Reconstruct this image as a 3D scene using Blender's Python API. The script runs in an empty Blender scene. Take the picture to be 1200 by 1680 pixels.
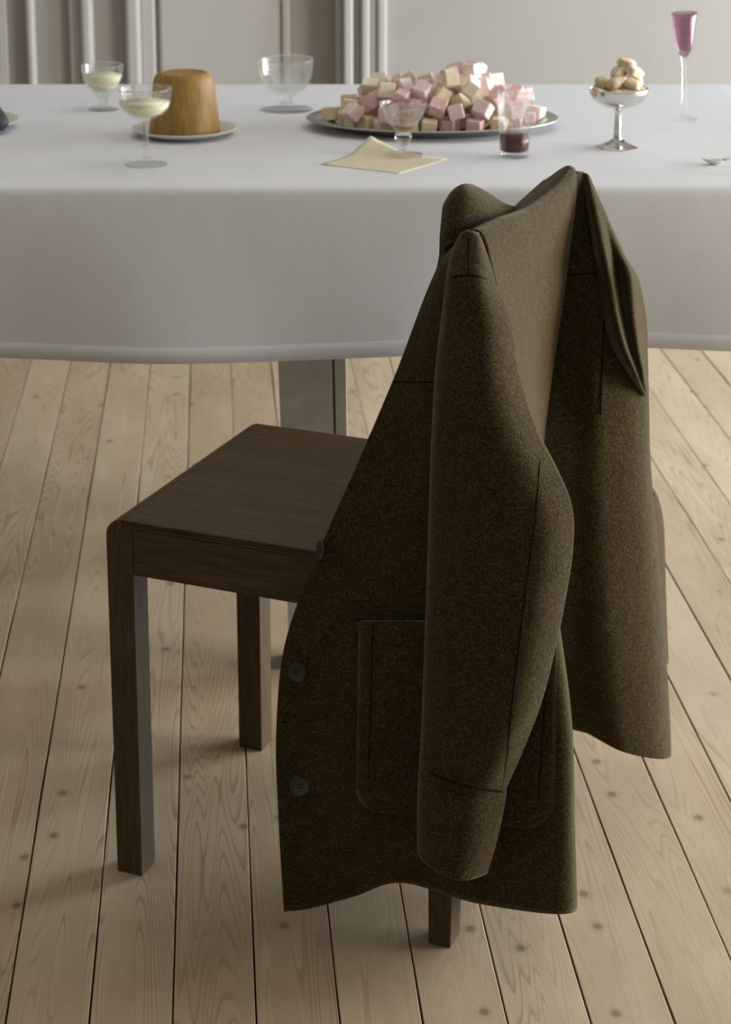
import bpy, bmesh, math, random
import numpy as np
from mathutils import Vector, Matrix

# ------------------------------------------------------------------ camera
SC = bpy.context.scene
COL = SC.collection
random.seed(11)
RNG = np.random.default_rng(5)
F_PX, PPX, PPY, HOR = 3400.0, 600.0, 454.0, -400.0      # frame is 1200 x 1680
CAM_H = 1.297
PITCH = math.atan2(PPY - HOR, F_PX)
cam_d = bpy.data.cameras.new('camera')
cam = bpy.data.objects.new('camera', cam_d)
COL.objects.link(cam)
cam.location = (0, 0, CAM_H)
cam.rotation_euler = (math.pi / 2 - PITCH, 0, 0)
cam_d.sensor_fit = 'HORIZONTAL'
cam_d.sensor_width = 36.0
cam_d.lens = 36.0 * F_PX / 1200.0
cam_d.shift_y = -(840.0 - PPY) / 1200.0
cam_d.clip_start = 0.05
cam_d.dof.use_dof = True
cam_d.dof.focus_distance = 2.12
cam_d.dof.aperture_fstop = 16.0
SC.camera = cam

# ------------------------------------------------------------------ world, lights, exposure
W = bpy.data.worlds.new('world')
SC.world = W
W.use_nodes = True
bg = W.node_tree.nodes['Background']
bg.inputs[0].default_value = (1.0, 0.88, 0.70, 1)
bg.inputs[1].default_value = 0.23

def area(name, loc, target, sx, sy, power, color):
    d = bpy.data.lights.new(name, 'AREA')
    d.shape = 'RECTANGLE'
    d.size, d.size_y, d.energy, d.color = sx, sy, power, color
    o = bpy.data.objects.new(name, d)
    COL.objects.link(o)
    o.location = loc
    v = Vector(target) - Vector(loc)
    o.rotation_euler = v.to_track_quat('-Z', 'Y').to_euler()
    return o
# daylight in the far right-hand window; the near lamp is added for fill
area('window_daylight_far', (2.78, 3.95, 0.80), (0.2, 3.1, 0.5), 1.6, 1.45, 150, (0.82, 0.92, 1.0))
area('window_daylight_near', (2.78, 2.35, 0.80), (0.2, 2.3, 0.4), 1.2, 1.45, 95, (1.0, 0.96, 0.90))

VS = SC.view_settings
SC.display_settings.display_device = 'sRGB'
VS.view_transform = 'Standard'
VS.look = 'None'
VS.gamma = 1.0
VS.use_curve_mapping = False
VS.exposure = 0.17
SC.cycles.max_bounces = 14
SC.cycles.transparent_max_bounces = 16
SC.cycles.transmission_bounces = 14

# ------------------------------------------------------------------ survey helpers
CP, SP = math.cos(PITCH), math.sin(PITCH)
def ray(x, y):
    a, b, c = x - PPX, F_PX, PPY - y
    return np.array([a, b * CP + c * SP, -b * SP + c * CP])
def at_z(x, y, z):          # the point of a horizontal plane surveyed at a picture point
    d = ray(x, y)
    return d * ((z - CAM_H) / d[2]) + np.array([0, 0, CAM_H])
def at_y(x, y, Y):          # the point at a given depth into the room
    d = ray(x, y)
    return d * (Y / d[1]) + np.array([0, 0, CAM_H])
def project(P):
    P = np.asarray(P, float)
    X, Y, Z = P[..., 0], P[..., 1], P[..., 2] - CAM_H
    yc = Y * CP - Z * SP
    zc = Y * SP + Z * CP
    return np.stack([PPX + F_PX * X / yc, PPY - F_PX * zc / yc], -1)

# ------------------------------------------------------------------ object helpers
WM = {}
def thing(name, label, cat, loc=(0, 0, 0), rz=0.0, group=None):
    o = bpy.data.objects.new(name, None)
    COL.objects.link(o)
    o.empty_display_size = 0.05
    o.location = loc
    o.rotation_euler = (0, 0, rz)
    WM[o] = Matrix.Translation(Vector(loc)) @ Matrix.Rotation(rz, 4, 'Z')
    tag(o, label, cat, group)
    return o
def tag(o, label=None, cat=None, group=None, kind=None):
    if label: o['label'] = label
    if cat: o['category'] = cat
    if group: o['group'] = group
    if kind: o['kind'] = kind
    return o
def link(name, me, mats, parent=None, label=None):
    o = bpy.data.objects.new(name, me)
    COL.objects.link(o)
    for m in (mats if isinstance(mats, (list, tuple)) else [mats]):
        if m.name not in [x.name for x in me.materials]:
            me.materials.append(m)
    if parent is not None:
        o.parent = parent
        WM[o] = WM.get(parent, Matrix.Identity(4))
    if label: o['label'] = label
    return o
def mesh(name, verts, faces, mats, parent=None, world=False, smooth=True, label=None, weld=False):
    me = bpy.data.meshes.new(name)
    if world and parent is not None:
        inv = WM[parent].inverted()
        verts = [inv @ Vector(v) for v in verts]
    me.from_pydata([tuple(v) for v in verts], [], faces)
    me.update()
    bm = bmesh.new()
    bm.from_mesh(me)
    if weld: bmesh.ops.remove_doubles(bm, verts=bm.verts, dist=1e-6)
    bmesh.ops.recalc_face_normals(bm, faces=bm.faces)
    for f in bm.faces: f.smooth = smooth
    bm.to_mesh(me)
    bm.free()
    return link(name, me, mats, parent, label)
def from_bm(name, bm, mats, parent=None, smooth=False, label=None):
    bmesh.ops.recalc_face_normals(bm, faces=bm.faces)
    for f in bm.faces: f.smooth = smooth
    me = bpy.data.meshes.new(name)
    bm.to_mesh(me)
    bm.free()
    return link(name, me, mats, parent, label)
def add_box(bm, lo, hi, bevel=0.0, seg=2):
    r = bmesh.ops.create_cube(bm, size=1)
    vs = r['verts']
    for v in vs:
        v.co = Vector([lo[i] + (v.co[i] + .5) * (hi[i] - lo[i]) for i in range(3)])
    if bevel:
        es = list({e for v in vs for e in v.link_edges})
        bmesh.ops.bevel(bm, geom=es, offset=bevel, segments=seg, affect='EDGES', profile=.5)
def box(name, lo, hi, mat, parent=None, bevel=0.0, seg=2, label=None):
    bm = bmesh.new()
    add_box(bm, lo, hi, bevel, seg)
    return from_bm(name, bm, mat, parent, False, label)
def extrude_profile(name, prof, y0, y1, mat, parent, bevel=0.0008, smooth=False):
    """prof: (x, z) polygon, extruded along local y."""
    bm = bmesh.new()
    a = [bm.verts.new((p[0], y0, p[1])) for p in prof]
    b = [bm.verts.new((p[0], y1, p[1])) for p in prof]
    n = len(prof)
    bm.faces.new(a); bm.faces.new(b[::-1])
    for i in range(n):
        bm.faces.new((a[i], b[i], b[(i + 1) % n], a[(i + 1) % n]))
    bmesh.ops.recalc_face_normals(bm, faces=bm.faces)
    if bevel:
        es = [e for e in bm.edges if e.calc_face_angle(0) > .6]
        bmesh.ops.bevel(bm, geom=es, offset=bevel, segments=2, affect='EDGES', profile=.5)
    o = from_bm(name, bm, mat, parent)
    return o
def lathe(name, prof, mat, parent=None, seg=56, sx=1.0, sy=1.0, fl=None, smooth=True, loc=(0, 0, 0), label=None, hard=None):
    """prof: (r, z) closed from axis to axis; fl(theta, r, z, i) -> radius factor."""
    vs, fs, rings = [], [], []
    for i, (r, z) in enumerate(prof):
        if r < 1e-6:
            rings.append([len(vs)])
            vs.append((loc[0], loc[1], z + loc[2]))
        else:
            ring = []
            for k in range(seg):
                t = 2 * math.pi * k / seg
                q = fl(t, r, z, i) if fl else 1.0
                ring.append(len(vs))
                vs.append((loc[0] + r * q * math.cos(t) * sx, loc[1] + r * q * math.sin(t) * sy, z + loc[2]))
            rings.append(ring)
    for a, b in zip(rings[:-1], rings[1:]):
        if len(a) == 1 and len(b) == 1: continue
        for k in range(seg):
            k2 = (k + 1) % seg
            if len(a) == 1: fs.append((a[0], b[k], b[k2]))
            elif len(b) == 1: fs.append((a[k], b[0], a[k2]))
            else: fs.append((a[k], b[k], b[k2], a[k2]))
    return mesh(name, vs, fs, mat, parent, smooth=smooth, label=label)
def dense(pts, n=6):
    """Catmull-Rom through profile points."""
    P = np.array(pts, float)
    return [tuple(p) for p in catmull(P, n)]
def catmull(P, n, axis=0):
    P = np.moveaxis(np.asarray(P, float), axis, 0)
    E = np.concatenate([[2 * P[0] - P[1]], P, [2 * P[-1] - P[-2]]], 0)
    out = []
    for i in range(len(P) - 1):
        p0, p1, p2, p3 = E[i], E[i + 1], E[i + 2], E[i + 3]
        for k in range(n):
            t = k / n
            out.append(.5 * (2 * p1 + (p2 - p0) * t + (2 * p0 - 5 * p1 + 4 * p2 - p3) * t * t + (3 * p1 - p0 - 3 * p2 + p3) * t ** 3))
    out.append(P[-1])
    return np.moveaxis(np.array(out), 0, axis)
def net_points(net):
    return np.array([[at_y(*p) for p in row] for row in net])
def surface(net, nu=10, nv=10, pts=None):
    P = net_points(net) if pts is None else pts
    return catmull(catmull(P, nv, 0), nu, 1)
def grid_faces(r, c, wrap=False):
    fs = []
    for i in range(r - 1):
        for j in range(c if wrap else c - 1):
            j2 = (j + 1) % c
            fs.append((i * c + j, i * c + j2, (i + 1) * c + j2, (i + 1) * c + j))
    return fs
def sheet(name, G, mat, parent, thick=0.004, offset=0.0, wrap=False, label=None, subsurf=0):
    r, c = G.shape[:2]
    o = mesh(name, G.reshape(-1, 3), grid_faces(r, c, wrap), mat, parent, world=True, label=label)
    if thick:
        m = o.modifiers.new('thickness', 'SOLIDIFY')
        m.thickness = thick
        m.offset = offset
        m.use_even_offset = False
    return o
def tube(name, pts, rad, mat, parent, n=8, world=True, label=None, caps=True):
    P = np.asarray(pts, float)
    R = rad if hasattr(rad, '__len__') else [rad] * len(P)
    vs, fs = [], []
    up = np.array([0.3, 0.1, 1.0])
    for i in range(len(P)):
        t = P[min(i + 1, len(P) - 1)] - P[max(i - 1, 0)]
        t = t / (np.linalg.norm(t) + 1e-12)
        a = np.cross(t, up)
        if np.linalg.norm(a) < 1e-3: a = np.cross(t, [1, 0, 0])
        a /= np.linalg.norm(a)
        b = np.cross(t, a)
        for k in range(n):
            w = 2 * math.pi * k / n
            vs.append(P[i] + R[i] * (math.cos(w) * a + math.sin(w) * b))
    fs = grid_faces(len(P), n, True)
    if caps:
        fs.append(tuple(range(n)))
        fs.append(tuple(range((len(P) - 1) * n, len(P) * n))[::-1])
    return mesh(name, vs, fs, mat, parent, world=world, label=label)

# ------------------------------------------------------------------ materials
def material(name):
    m = bpy.data.materials.new(name)
    m.use_nodes = True
    nt = m.node_tree
    return m, nt, nt.nodes['Principled BSDF']
class NB:
    def __init__(s, nt): s.nt = nt
    def n(s, t, **kw):
        x = s.nt.nodes.new(t)
        for k, v in kw.items(): setattr(x, k, v)
        return x
    def l(s, a, b): s.nt.links.new(a, b)
    def coord(s, out='Object', scale=(1, 1, 1), loc=(0, 0, 0)):
        c = s.n('ShaderNodeTexCoord')
        m = s.n('ShaderNodeMapping')
        m.inputs['Scale'].default_value = scale
        m.inputs['Location'].default_value = loc
        s.l(c.outputs[out], m.inputs['Vector'])
        return m.outputs['Vector']
    def noise(s, vec, scale, detail=2, rough=.5, dist=0):
        x = s.n('ShaderNodeTexNoise')
        x.inputs['Scale'].default_value = scale
        x.inputs['Detail'].default_value = detail
        x.inputs['Roughness'].default_value = rough
        x.inputs['Distortion'].default_value = dist
        if vec is not None: s.l(vec, x.inputs['Vector'])
        return x.outputs['Fac']
    def ramp(s, fac, stops, interp='LINEAR'):
        r = s.n('ShaderNodeValToRGB')
        r.color_ramp.interpolation = interp
        e = r.color_ramp.elements
        while len(e) < len(stops): e.new(.5)
        for i, (p, c) in enumerate(stops):
            e[i].position = p
            e[i].color = (*c, 1) if len(c) == 3 else c
        s.l(fac, r.inputs['Fac'])
        return r.outputs['Color']
    def mix(s, fac, a, b, mode='MIX'):
        m = s.n('ShaderNodeMix', data_type='RGBA', blend_type=mode)
        for sock, v in ((m.inputs['Factor'], fac), (m.inputs[6], a), (m.inputs[7], b)):
            if hasattr(v, 'links'): s.l(v, sock)
            elif isinstance(v, (int, float)): sock.default_value = v
            else: sock.default_value = (*v, 1)
        return m.outputs[2]
    def math(s, op, a, b=0.0):
        m = s.n('ShaderNodeMath', operation=op)
        for sock, v in ((m.inputs[0], a), (m.inputs[1], b)):
            if hasattr(v, 'links'): s.l(v, sock)
            else: sock.default_value = v
        return m.outputs[0]
    def bump(s, h, dist, strength=1.0, prev=None):
        b = s.n('ShaderNodeBump')
        b.inputs['Strength'].default_value = strength
        b.inputs['Distance'].default_value = dist
        s.l(h, b.inputs['Height'])
        if prev is not None: s.l(prev, b.inputs['Normal'])
        return b.outputs['Normal']

def plain(name, col, rough=.5, metal=0.0, spec=.5, nscale=0, namt=0.0, bump=0.0):
    m, nt, b = material(name)
    B = NB(nt)
    b.inputs['Base Color'].default_value = (*col, 1)
    b.inputs['Roughness'].default_value = rough
    b.inputs['Metallic'].default_value = metal
    b.inputs['Specular IOR Level'].default_value = spec
    if nscale:
        v = B.coord()
        f = B.noise(v, nscale, 4)
        lo = tuple(max(0, c * (1 - namt)) for c in col)
        hi = tuple(min(1, c * (1 + namt)) for c in col)
        B.l(B.ramp(f, [(.3, lo), (.7, hi)]), b.inputs['Base Color'])
        if bump: B.l(B.bump(f, bump), b.inputs['Normal'])
    return m

def wool_material(name, k=1.0):
    m, nt, b = material(name)
    B = NB(nt)
    v = B.coord()
    f1 = B.noise(v, 430, 3, .7)
    f2 = B.noise(v, 45, 3, .6)
    base = B.ramp(f1, [(.32, (.014 * k, .0095 * k, .0028 * k)), (.50, (.039 * k, .029 * k, .012 * k)), (.64, (.072 * k, .056 * k, .029 * k)), (.78, (.15 * k, .122 * k, .078 * k))])
    tint = B.ramp(f2, [(.3, (.88, .90, .86)), (.7, (1.12, 1.06, 1.0))])
    B.l(B.mix(1.0, base, tint, 'MULTIPLY'), b.inputs['Base Color'])
    b.inputs['Roughness'].default_value = 1.0
    b.inputs['Specular IOR Level'].default_value = .08
    b.inputs['Sheen Weight'].default_value = .42
    b.inputs['Sheen Roughness'].default_value = .35
    b.inputs['Sheen Tint'].default_value = (.70, .60, .46, 1)
    f3 = B.noise(v, 900, 2, .7)
    n1 = B.bump(f3, .0012, .55)
    n2 = B.bump(B.noise(v, 55, 3, .6), .004, .35, n1)
    B.l(n2, b.inputs['Normal'])
    return m
WOOL = wool_material('brown_wool')
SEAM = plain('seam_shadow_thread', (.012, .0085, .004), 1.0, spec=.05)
LINING = plain('lining_cloth', (.10, .075, .035), .8, nscale=300, namt=.2)
BUTTON = plain('button_horn', (.040, .040, .032), .45, spec=.3, nscale=90, namt=.3)
BUTTON_HOLE = plain('button_hole_dark', (.002, .002, .002), .9)

def dark_wood(name, along='x'):
    m, nt, b = material(name)
    B = NB(nt)
    sc = {'x': (3.0, 60, 60), 'z': (60, 60, 3.0), 'y': (60, 3.0, 60)}[along]
    v = B.coord(scale=sc)
    f = B.noise(v, 6, 6, .6, .4)
    f2 = B.noise(B.coord(scale=tuple(q * .35 for q in sc)), 2, 3, .5)
    c1 = B.ramp(f, [(.28, (.042, .0265, .0115)), (.5, (.074, .051, .025)), (.75, (.105, .076, .042))])
    c2 = B.ramp(f2, [(.3, (.8, .78, .74)), (.7, (1.15, 1.12, 1.1))])
    B.l(B.mix(1.0, c1, c2, 'MULTIPLY'), b.inputs['Base Color'])
    b.inputs['Roughness'].default_value = .55
    b.inputs['Specular IOR Level'].default_value = .2
    B.l(B.bump(f, .0006, .35), b.inputs['Normal'])
    return m
WOOD_X = dark_wood('dark_stained_wood_lengthwise', 'x')
WOOD_Y = dark_wood('dark_stained_wood_crosswise', 'y')
WOOD_Z = dark_wood('dark_stained_wood_upright', 'z')

def pine_material():
    m, nt, b = material('limewashed_pine')
    B = NB(nt)
    tc = B.n('ShaderNodeTexCoord')
    oi = B.n('ShaderNodeObjectInfo')
    off = B.n('ShaderNodeVectorMath', operation='SCALE')
    cmb = B.n('ShaderNodeCombineXYZ')
    cmb.inputs[0].default_value = 3.1; cmb.inputs[1].default_value = 37.0; cmb.inputs[2].default_value = 11.0
    B.l(cmb.outputs[0], off.inputs[0]); B.l(oi.outputs['Random'], off.inputs['Scale'])
    add = B.n('ShaderNodeVectorMath', operation='ADD')
    B.l(tc.outputs['Object'], add.inputs[0]); B.l(off.outputs[0], add.inputs[1])
    def mp(sc):
        x = B.n('ShaderNodeMapping'); x.inputs['Scale'].default_value = sc
        B.l(add.outputs[0], x.inputs['Vector']); return x.outputs['Vector']
    # growth rings: contour lines of a stretched height field
    big = B.noise(mp((9, .48, 1)), 1.6, 2, .42, .12)
    fine = B.noise(mp((240, 2.2, 1)), 1.0, 3, .6)
    s1 = B.math('MULTIPLY', big, 44.0)
    fr = B.math('FRACT', s1)
    line = B.ramp(fr, [(0, (0, 0, 0)), (.60, (.10, .10, .10)), (.90, (1, 1, 1)), (.97, (.3, .3, .3)), (1, (0, 0, 0))])
    patch = B.ramp(B.noise(mp((5, 1.1, 1)), 1.7, 3, .6), [(.40, (0, 0, 0)), (.62, (1, 1, 1))])
    # base tone per board
    tone = B.ramp(oi.outputs['Random'], [(0, (.425, .333, .222)), (.35, (.49, .395, .272)), (.7, (.455, .362, .245)), (1, (.51, .42, .30))])
    blot = B.ramp(B.noise(mp((4, 1.4, 1)), 2.3, 4, .6), [(.3, (.86, .85, .82)), (.7, (1.1, 1.1, 1.12))])
    c = B.mix(1.0, tone, blot, 'MULTIPLY')
    c = B.mix(B.math('MULTIPLY', line, B.math('ADD', B.math('MULTIPLY', patch, .50), .14)), c, (.21, .118, .052))
    c = B.mix(B.math('MULTIPLY', fine, .20), c, (.24, .165, .10))
    # knots
    vo = B.n('ShaderNodeTexVoronoi', feature='F1', voronoi_dimensions='2D')
    B.l(mp((12.5, 9.5, 1)), vo.inputs['Vector'])
    vo.inputs['Scale'].default_value = 1.0
    kd = B.ramp(vo.outputs['Distance'], [(0, (1, 1, 1)), (.05, (.8, .8, .8)), (.085, (.18, .18, .18)), (.16, (0, 0, 0))])
    pick = B.ramp(B.n('ShaderNodeSeparateColor').outputs[0], [(.81, (0, 0, 0)), (.85, (1, 1, 1))])
    sep = [n for n in nt.nodes if n.bl_idname == 'ShaderNodeSeparateColor'][-1]
    B.l(vo.outputs['Color'], sep.inputs[0])
    c = B.mix(B.math('MULTIPLY', B.math('MULTIPLY', kd, pick), .8), c, (.125, .09, .065))
    B.l(c, b.inputs['Base Color'])
    b.inputs['Roughness'].default_value = .62
    b.inputs['Specular IOR Level'].default_value = .25
    B.l(B.bump(fine, .0004, .3), b.inputs['Normal'])
    return m
PINE = pine_material()
SUBFLOOR = plain('dust_in_the_gaps', (.035, .028, .02), 1.0, nscale=160, namt=.9)

def linen(name, col=(.74, .75, .79)):
    m, nt, b = material(name)
    B = NB(nt)
    v = B.coord()
    fx = B.noise(B.coord(scale=(900, 40, 40)), 1, 2)
    fz = B.noise(B.coord(scale=(30, 700, 900)), 1, 2)
    w = B.math('ADD', fx, fz)
    lo = tuple(c * .965 for c in col)
    B.l(B.ramp(B.math('MULTIPLY', w, .5), [(.3, lo), (.7, col)]), b.inputs['Base Color'])
    b.inputs['Roughness'].default_value = .95
    b.inputs['Specular IOR Level'].default_value = .15
    n1 = B.bump(w, .0004, .2)
    cr = B.noise(B.coord(scale=(2.2, 7, 2)), 2.0, 3, .5)
    n2 = B.bump(cr, .012, .28, n1)
    B.l(n2, b.inputs['Normal'])
    return m
LINEN = linen('white_linen')
NAPKIN = plain('cream_paper', (.70, .63, .48), .9, nscale=60, namt=.05, bump=.0003)
WALL = plain('warm_white_paint', (.335, .313, .288), .75, nscale=5, namt=.025)
TRIM = plain('white_gloss_paint', (.42, .40, .375), .5, nscale=9, namt=.02)
CEIL = plain('ceiling_white', (.72, .70, .66), .9, nscale=4, namt=.02)
TABLEPAINT = plain('grey_painted_wood', (.34, .325, .28), .6, nscale=30, namt=.12)

def glass(name, col=(1, 1, 1), rough=0.0, ior=1.45, clear=.77):
    """thin-walled clear glass: most light passes straight, the rest is refracted and mirrored"""
    m, nt, b = material(name)
    B = NB(nt)
    b.inputs['Base Color'].default_value = (*col, 1)
    b.inputs['Transmission Weight'].default_value = 1.0
    b.inputs['Roughness'].default_value = rough
    b.inputs['IOR'].default_value = ior
    t = B.n('ShaderNodeBsdfTransparent')
    t.inputs['Color'].default_value = (*col, 1)
    mx = B.n('ShaderNodeMixShader')
    mx.inputs[0].default_value = clear
    B.l(b.outputs[0], mx.inputs[1]); B.l(t.outputs[0], mx.inputs[2])
    B.l(mx.outputs[0], nt.nodes['Material Output'].inputs['Surface'])
    return m
GLASS = glass('clear_glass', (.985, .99, .985))
RIBBED = glass('ribbed_glass', (.985, .985, .98), clear=.42)
PURPLE = glass('amethyst_glass', (.72, .58, .64), clear=.62)
def liquid(name, col, rough=.15, sss=0.0):
    m, nt, b = material(name)
    b.inputs['Base Color'].default_value = (*col, 1)
    b.inputs['Roughness'].default_value = rough
    b.inputs['Subsurface Weight'].default_value = sss
    b.inputs['Subsurface Radius'].default_value = (.02, .018, .010)
    return m
LIQ_PALE = liquid('pale_cordial', (.86, .83, .60), .2, .5)
LIQ_RED = liquid('dark_red_wine', (.075, .017, .012), .12)
LIQ_AMBER = liquid('amber_drops', (.30, .17, .05), .15)
SILVER = plain('polished_silver', (.72, .71, .68), .16, 1.0, nscale=14, namt=.05)
PEWTER = plain('dull_pewter', (.42, .42, .40), .34, 1.0, nscale=20, namt=.08)
CHINA = plain('white_china', (.66, .65, .60), .35, nscale=20, namt=.02)
BONE = plain('white_spoon', (.70, .68, .62), .35)
FIG = plain('dark_fig_skin', (.045, .042, .055), .5, nscale=60, namt=.4)
FIGSTEM = plain('fig_stem', (.09, .07, .03), .8)

def pudding_material():
    m, nt, b = material('golden_sponge')
    B = NB(nt)
    f = B.noise(B.coord(scale=(30, 30, 6)), 3, 5, .6, .5)
    f2 = B.noise(B.coord(), 26, 4, .6)
    c = B.ramp(f, [(.25, (.22, .118, .022)), (.5, (.33, .19, .045)), (.75, (.43, .27, .08))])
    c = B.mix(1.0, c, B.ramp(f2, [(.3, (.86, .84, .8)), (.7, (1.08, 1.08, 1.06))]), 'MULTIPLY')
    B.l(c, b.inputs['Base Color'])
    b.inputs['Roughness'].default_value = .5
    b.inputs['Subsurface Weight'].default_value = .1
    b.inputs['Subsurface Radius'].default_value = (.01, .005, .002)
    B.l(B.bump(f, .0015, .5), b.inputs['Normal'])
    return m
PUDDING = pudding_material()

def sweet(name, col):
    m, nt, b = material(name)
    B = NB(nt)
    v = B.coord()
    f = B.noise(v, 130, 4, .7)
    dust = B.ramp(f, [(.38, col), (.72, tuple(c * .5 + .45 for c in col))])
    B.l(dust, b.inputs['Base Color'])
    b.inputs['Roughness'].default_value = .8
    b.inputs['Subsurface Weight'].default_value = .22
    b.inputs['Subsurface Radius'].default_value = (.006, .003, .002)
    B.l(B.bump(f, .0008, .5), b.inputs['Normal'])
    return m
SWEETS = {'rose pink': sweet('rose_pink_sweet', (.78, .47, .47)),
          'pale pink': sweet('pale_pink_sweet', (.82, .63, .61)),
          'cream': sweet('cream_sweet', (.82, .73, .57)),
          'butter yellow': sweet('butter_yellow_sweet', (.80, .66, .42))}
NUGGET = sweet('cream_biscuit', (.67, .53, .32))

# ================================================================== SETTING
WALL_Y = 5.2
def struct(o):
    o['kind'] = 'structure'
    return o
# floor: dark bed with every board on it
floor = struct(box('floor', (-2.6, -1.6, -.10), (2.7, WALL_Y + .2, -.022), SUBFLOOR))
WM[floor] = Matrix.Identity(4)
bd = ray(340, HOR); bd = bd[:2] / np.linalg.norm(bd[:2])             # direction the boards run
bn = np.array([bd[1], -bd[0]])
p0 = at_z(8, 1680, 0)[:2]; p1 = at_z(145.5, 1680, 0)[:2]
BW = float((p1 - p0) @ bn)
ANG = math.atan2(bd[1], bd[0]) - math.pi / 2
s0 = float(p0 @ bn)
def plank_mesh(seed, length, gap):
    r = random.Random(seed)
    n = 36
    vs, fs = [], []
    e = .0007
    for i in range(n + 1):
        y = length * i / n
        a = gap / 2 + max(-.0002, r.gauss(.0001, .0004)); b = BW - gap / 2 - max(-.0002, r.gauss(.0001, .0004))
        for x, z in ((a, -.02), (a, -e), (a + e, 0), (b - e, 0), (b, -e), (b, -.02)):
            vs.append((x, y, z))
    for i in range(n):
        for k in range(5):
            fs.append((i * 6 + k, i * 6 + k + 1, i * 6 + 7 + k, i * 6 + 6 + k))
    fs.append((0, 1, 2, 3, 4, 5)); fs.append(tuple(n * 6 + k for k in (5, 4, 3, 2, 1, 0)))
    me = bpy.data.meshes.new('plank')
    me.from_pydata(vs, [], fs); me.update()
    me.materials.append(PINE)
    return me
PLANKS = [plank_mesh(k, 6.6, g) for k, g in enumerate((.0016, .0010, .0022, .0007, .0016, .0020))]
pick_mesh = {0: 2, 1: 4, 2: 0, 3: 4, 4: 5, 5: 3, 6: 2, 7: 4, 8: 2, 9: 5}
for k in range(-28, 31):
    o = bpy.data.objects.new('plank', PLANKS[pick_mesh.get(k, random.randrange(6))])
    COL.objects.link(o)
    s = s0 + k * BW
    q = bn * s + bd * (-1.4 - bn[1] * 0)
    o.location = (q[0], q[1], random.uniform(-.0006, .0002))
    o.rotation_euler = (0, 0, ANG)
    o.parent = floor
# the back wall and its joinery
wall = struct(box('wall_back', (.02, WALL_Y, -.02), (2.75, WALL_Y + .2, 2.9), WALL))
rec = struct(box('wall_recess', (-2.65, WALL_Y + .05, -.02), (.02, WALL_Y + .2, 2.9), WALL))
def wx(px):      # picture column on the back wall -> world x
    return float(at_y(px, 90, WALL_Y)[0])
TN = [0]
def trim(px0, px1, proud, y_back=WALL_Y + .05, z0=0.0, z1=2.75, mat=None, bevel=.004):
    TN[0] += 1
    o = struct(box('trim_%d' % TN[0], (wx(px0), y_back - proud, z0), (wx(px1), y_back + .002, z1), mat or TRIM, None, bevel))
    return o
trim(-60, -6, .030); trim(-6, 9, .014)
trim(42, 56, .034, bevel=.008)
trim(112, 133, .022, bevel=.006); trim(133, 152, .046, bevel=.009)
trim(206, 230, .040, bevel=.009); trim(230, 253, .020, bevel=.004)
trim(259, 462, .012, bevel=.008)
trim(462, 476, .020, bevel=.006)
# fluted architrave of the opening
for a, b, d in ((551, 564, .062), (564, 580, .100), (580, 593, .072), (593, 607, .098), (607, 620, .066), (620, 635, .078)):
    trim(a, b, d, bevel=.006)
bb = struct(box('baseboard_back', (.06, WALL_Y - .02, 0), (2.6, WALL_Y + .001, .20), TRIM, None, .004))
# the unseen rest of the room that shapes the light
struct(box('wall_left', (-2.75, -1.6, -.02), (-2.6, WALL_Y + .2, 2.9), WALL))
struct(box('ceiling', (-2.75, -1.6, 2.9), (2.85, WALL_Y + .2, 3.0), CEIL))
bm = bmesh.new()
for lo, hi in (((2.7, -1.6, -.02), (2.85, WALL_Y + .2, .08)), ((2.7, -1.6, 1.60), (2.85, WALL_Y + .2, 2.9)),
               ((2.7, 4.75, .08), (2.85, WALL_Y + .2, 1.60)), ((2.7, 2.95, .08), (2.85, 3.15, 1.60)), ((2.7, -1.6, .08), (2.85, 1.75, 1.60))):
    add_box(bm, lo, hi)
struct(from_bm('wall_right', bm, WALL))
for i, (ya, yb) in enumerate(((3.15, 4.75), (1.75, 2.95))):  # the nearer opening is unseen, added to let in the fill lamp
    wb = bmesh.new()
    for lo, hi in (((2.705, ya, .08), (2.74, ya + .05, 1.60)), ((2.705, yb - .05, .08), (2.74, yb, 1.60)),
                   ((2.705, ya + .05, 1.55), (2.74, yb - .05, 1.60)), ((2.705, ya + .05, .08), (2.74, yb - .05, .13))):
        add_box(wb, lo, hi)
    struct(from_bm('window_%d' % (i + 1), wb, TRIM))

# ================================================================== TABLE AND CLOTH
TZ = .745                                    # top of the cloth
TX0, TX1, TY0, TY1 = -1.75, .665, 2.672, 3.575
table = thing('dining_table', 'grey painted table under the white tablecloth, one flat leg showing', 'table', (-.55, 3.1, 0))
def wbox(name, lo, hi, mat, parent, bevel=.002):
    L = WM[parent].translation
    return box(name, tuple(lo[i] - L[i] for i in range(3)), tuple(hi[i] - L[i] for i in range(3)), mat, parent, bevel)
wbox('table_top', (TX0 + .012, TY0 + .012, .705), (TX1 - .012, TY1 - .012, .739), TABLEPAINT, table, .006)
def table_leg(x0, x1, y0, y1):
    L = WM[table].translation
    bm = bmesh.new()
    w = x1 - x0
    prof = [(0, 0), (.80 * w, 0), (.80 * w, .012), (.835 * w, .012), (.835 * w, 0), (w, 0), (w, y1 - y0), (0, y1 - y0)]   # board with a grooved edge
    top = [bm.verts.new((x0 + p[0] - L[0], y0 + p[1] - L[1], .705)) for p in prof]
    bot = [bm.verts.new((x0 + .019 + p[0] * .90 - L[0], y0 + p[1] - L[1], 0)) for p in prof]
    bm.faces.new(top); bm.faces.new(bot[::-1])
    for i in range(len(prof)):
        j = (i + 1) % len(prof)
        bm.faces.new((top[i], bot[i], bot[j], top[j]))
    from_bm('leg', bm, TABLEPAINT, table)
LX0 = at_y(449, 588, 2.8)[0]; LX1 = at_y(564, 588, 2.8)[0]
table_leg(LX0, LX1, 2.80, 2.86)
table_leg(LX0 - .01, LX1 - .015, 3.32, 3.38)
table_leg(-1.5, -1.4, 2.80, 2.86)
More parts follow.
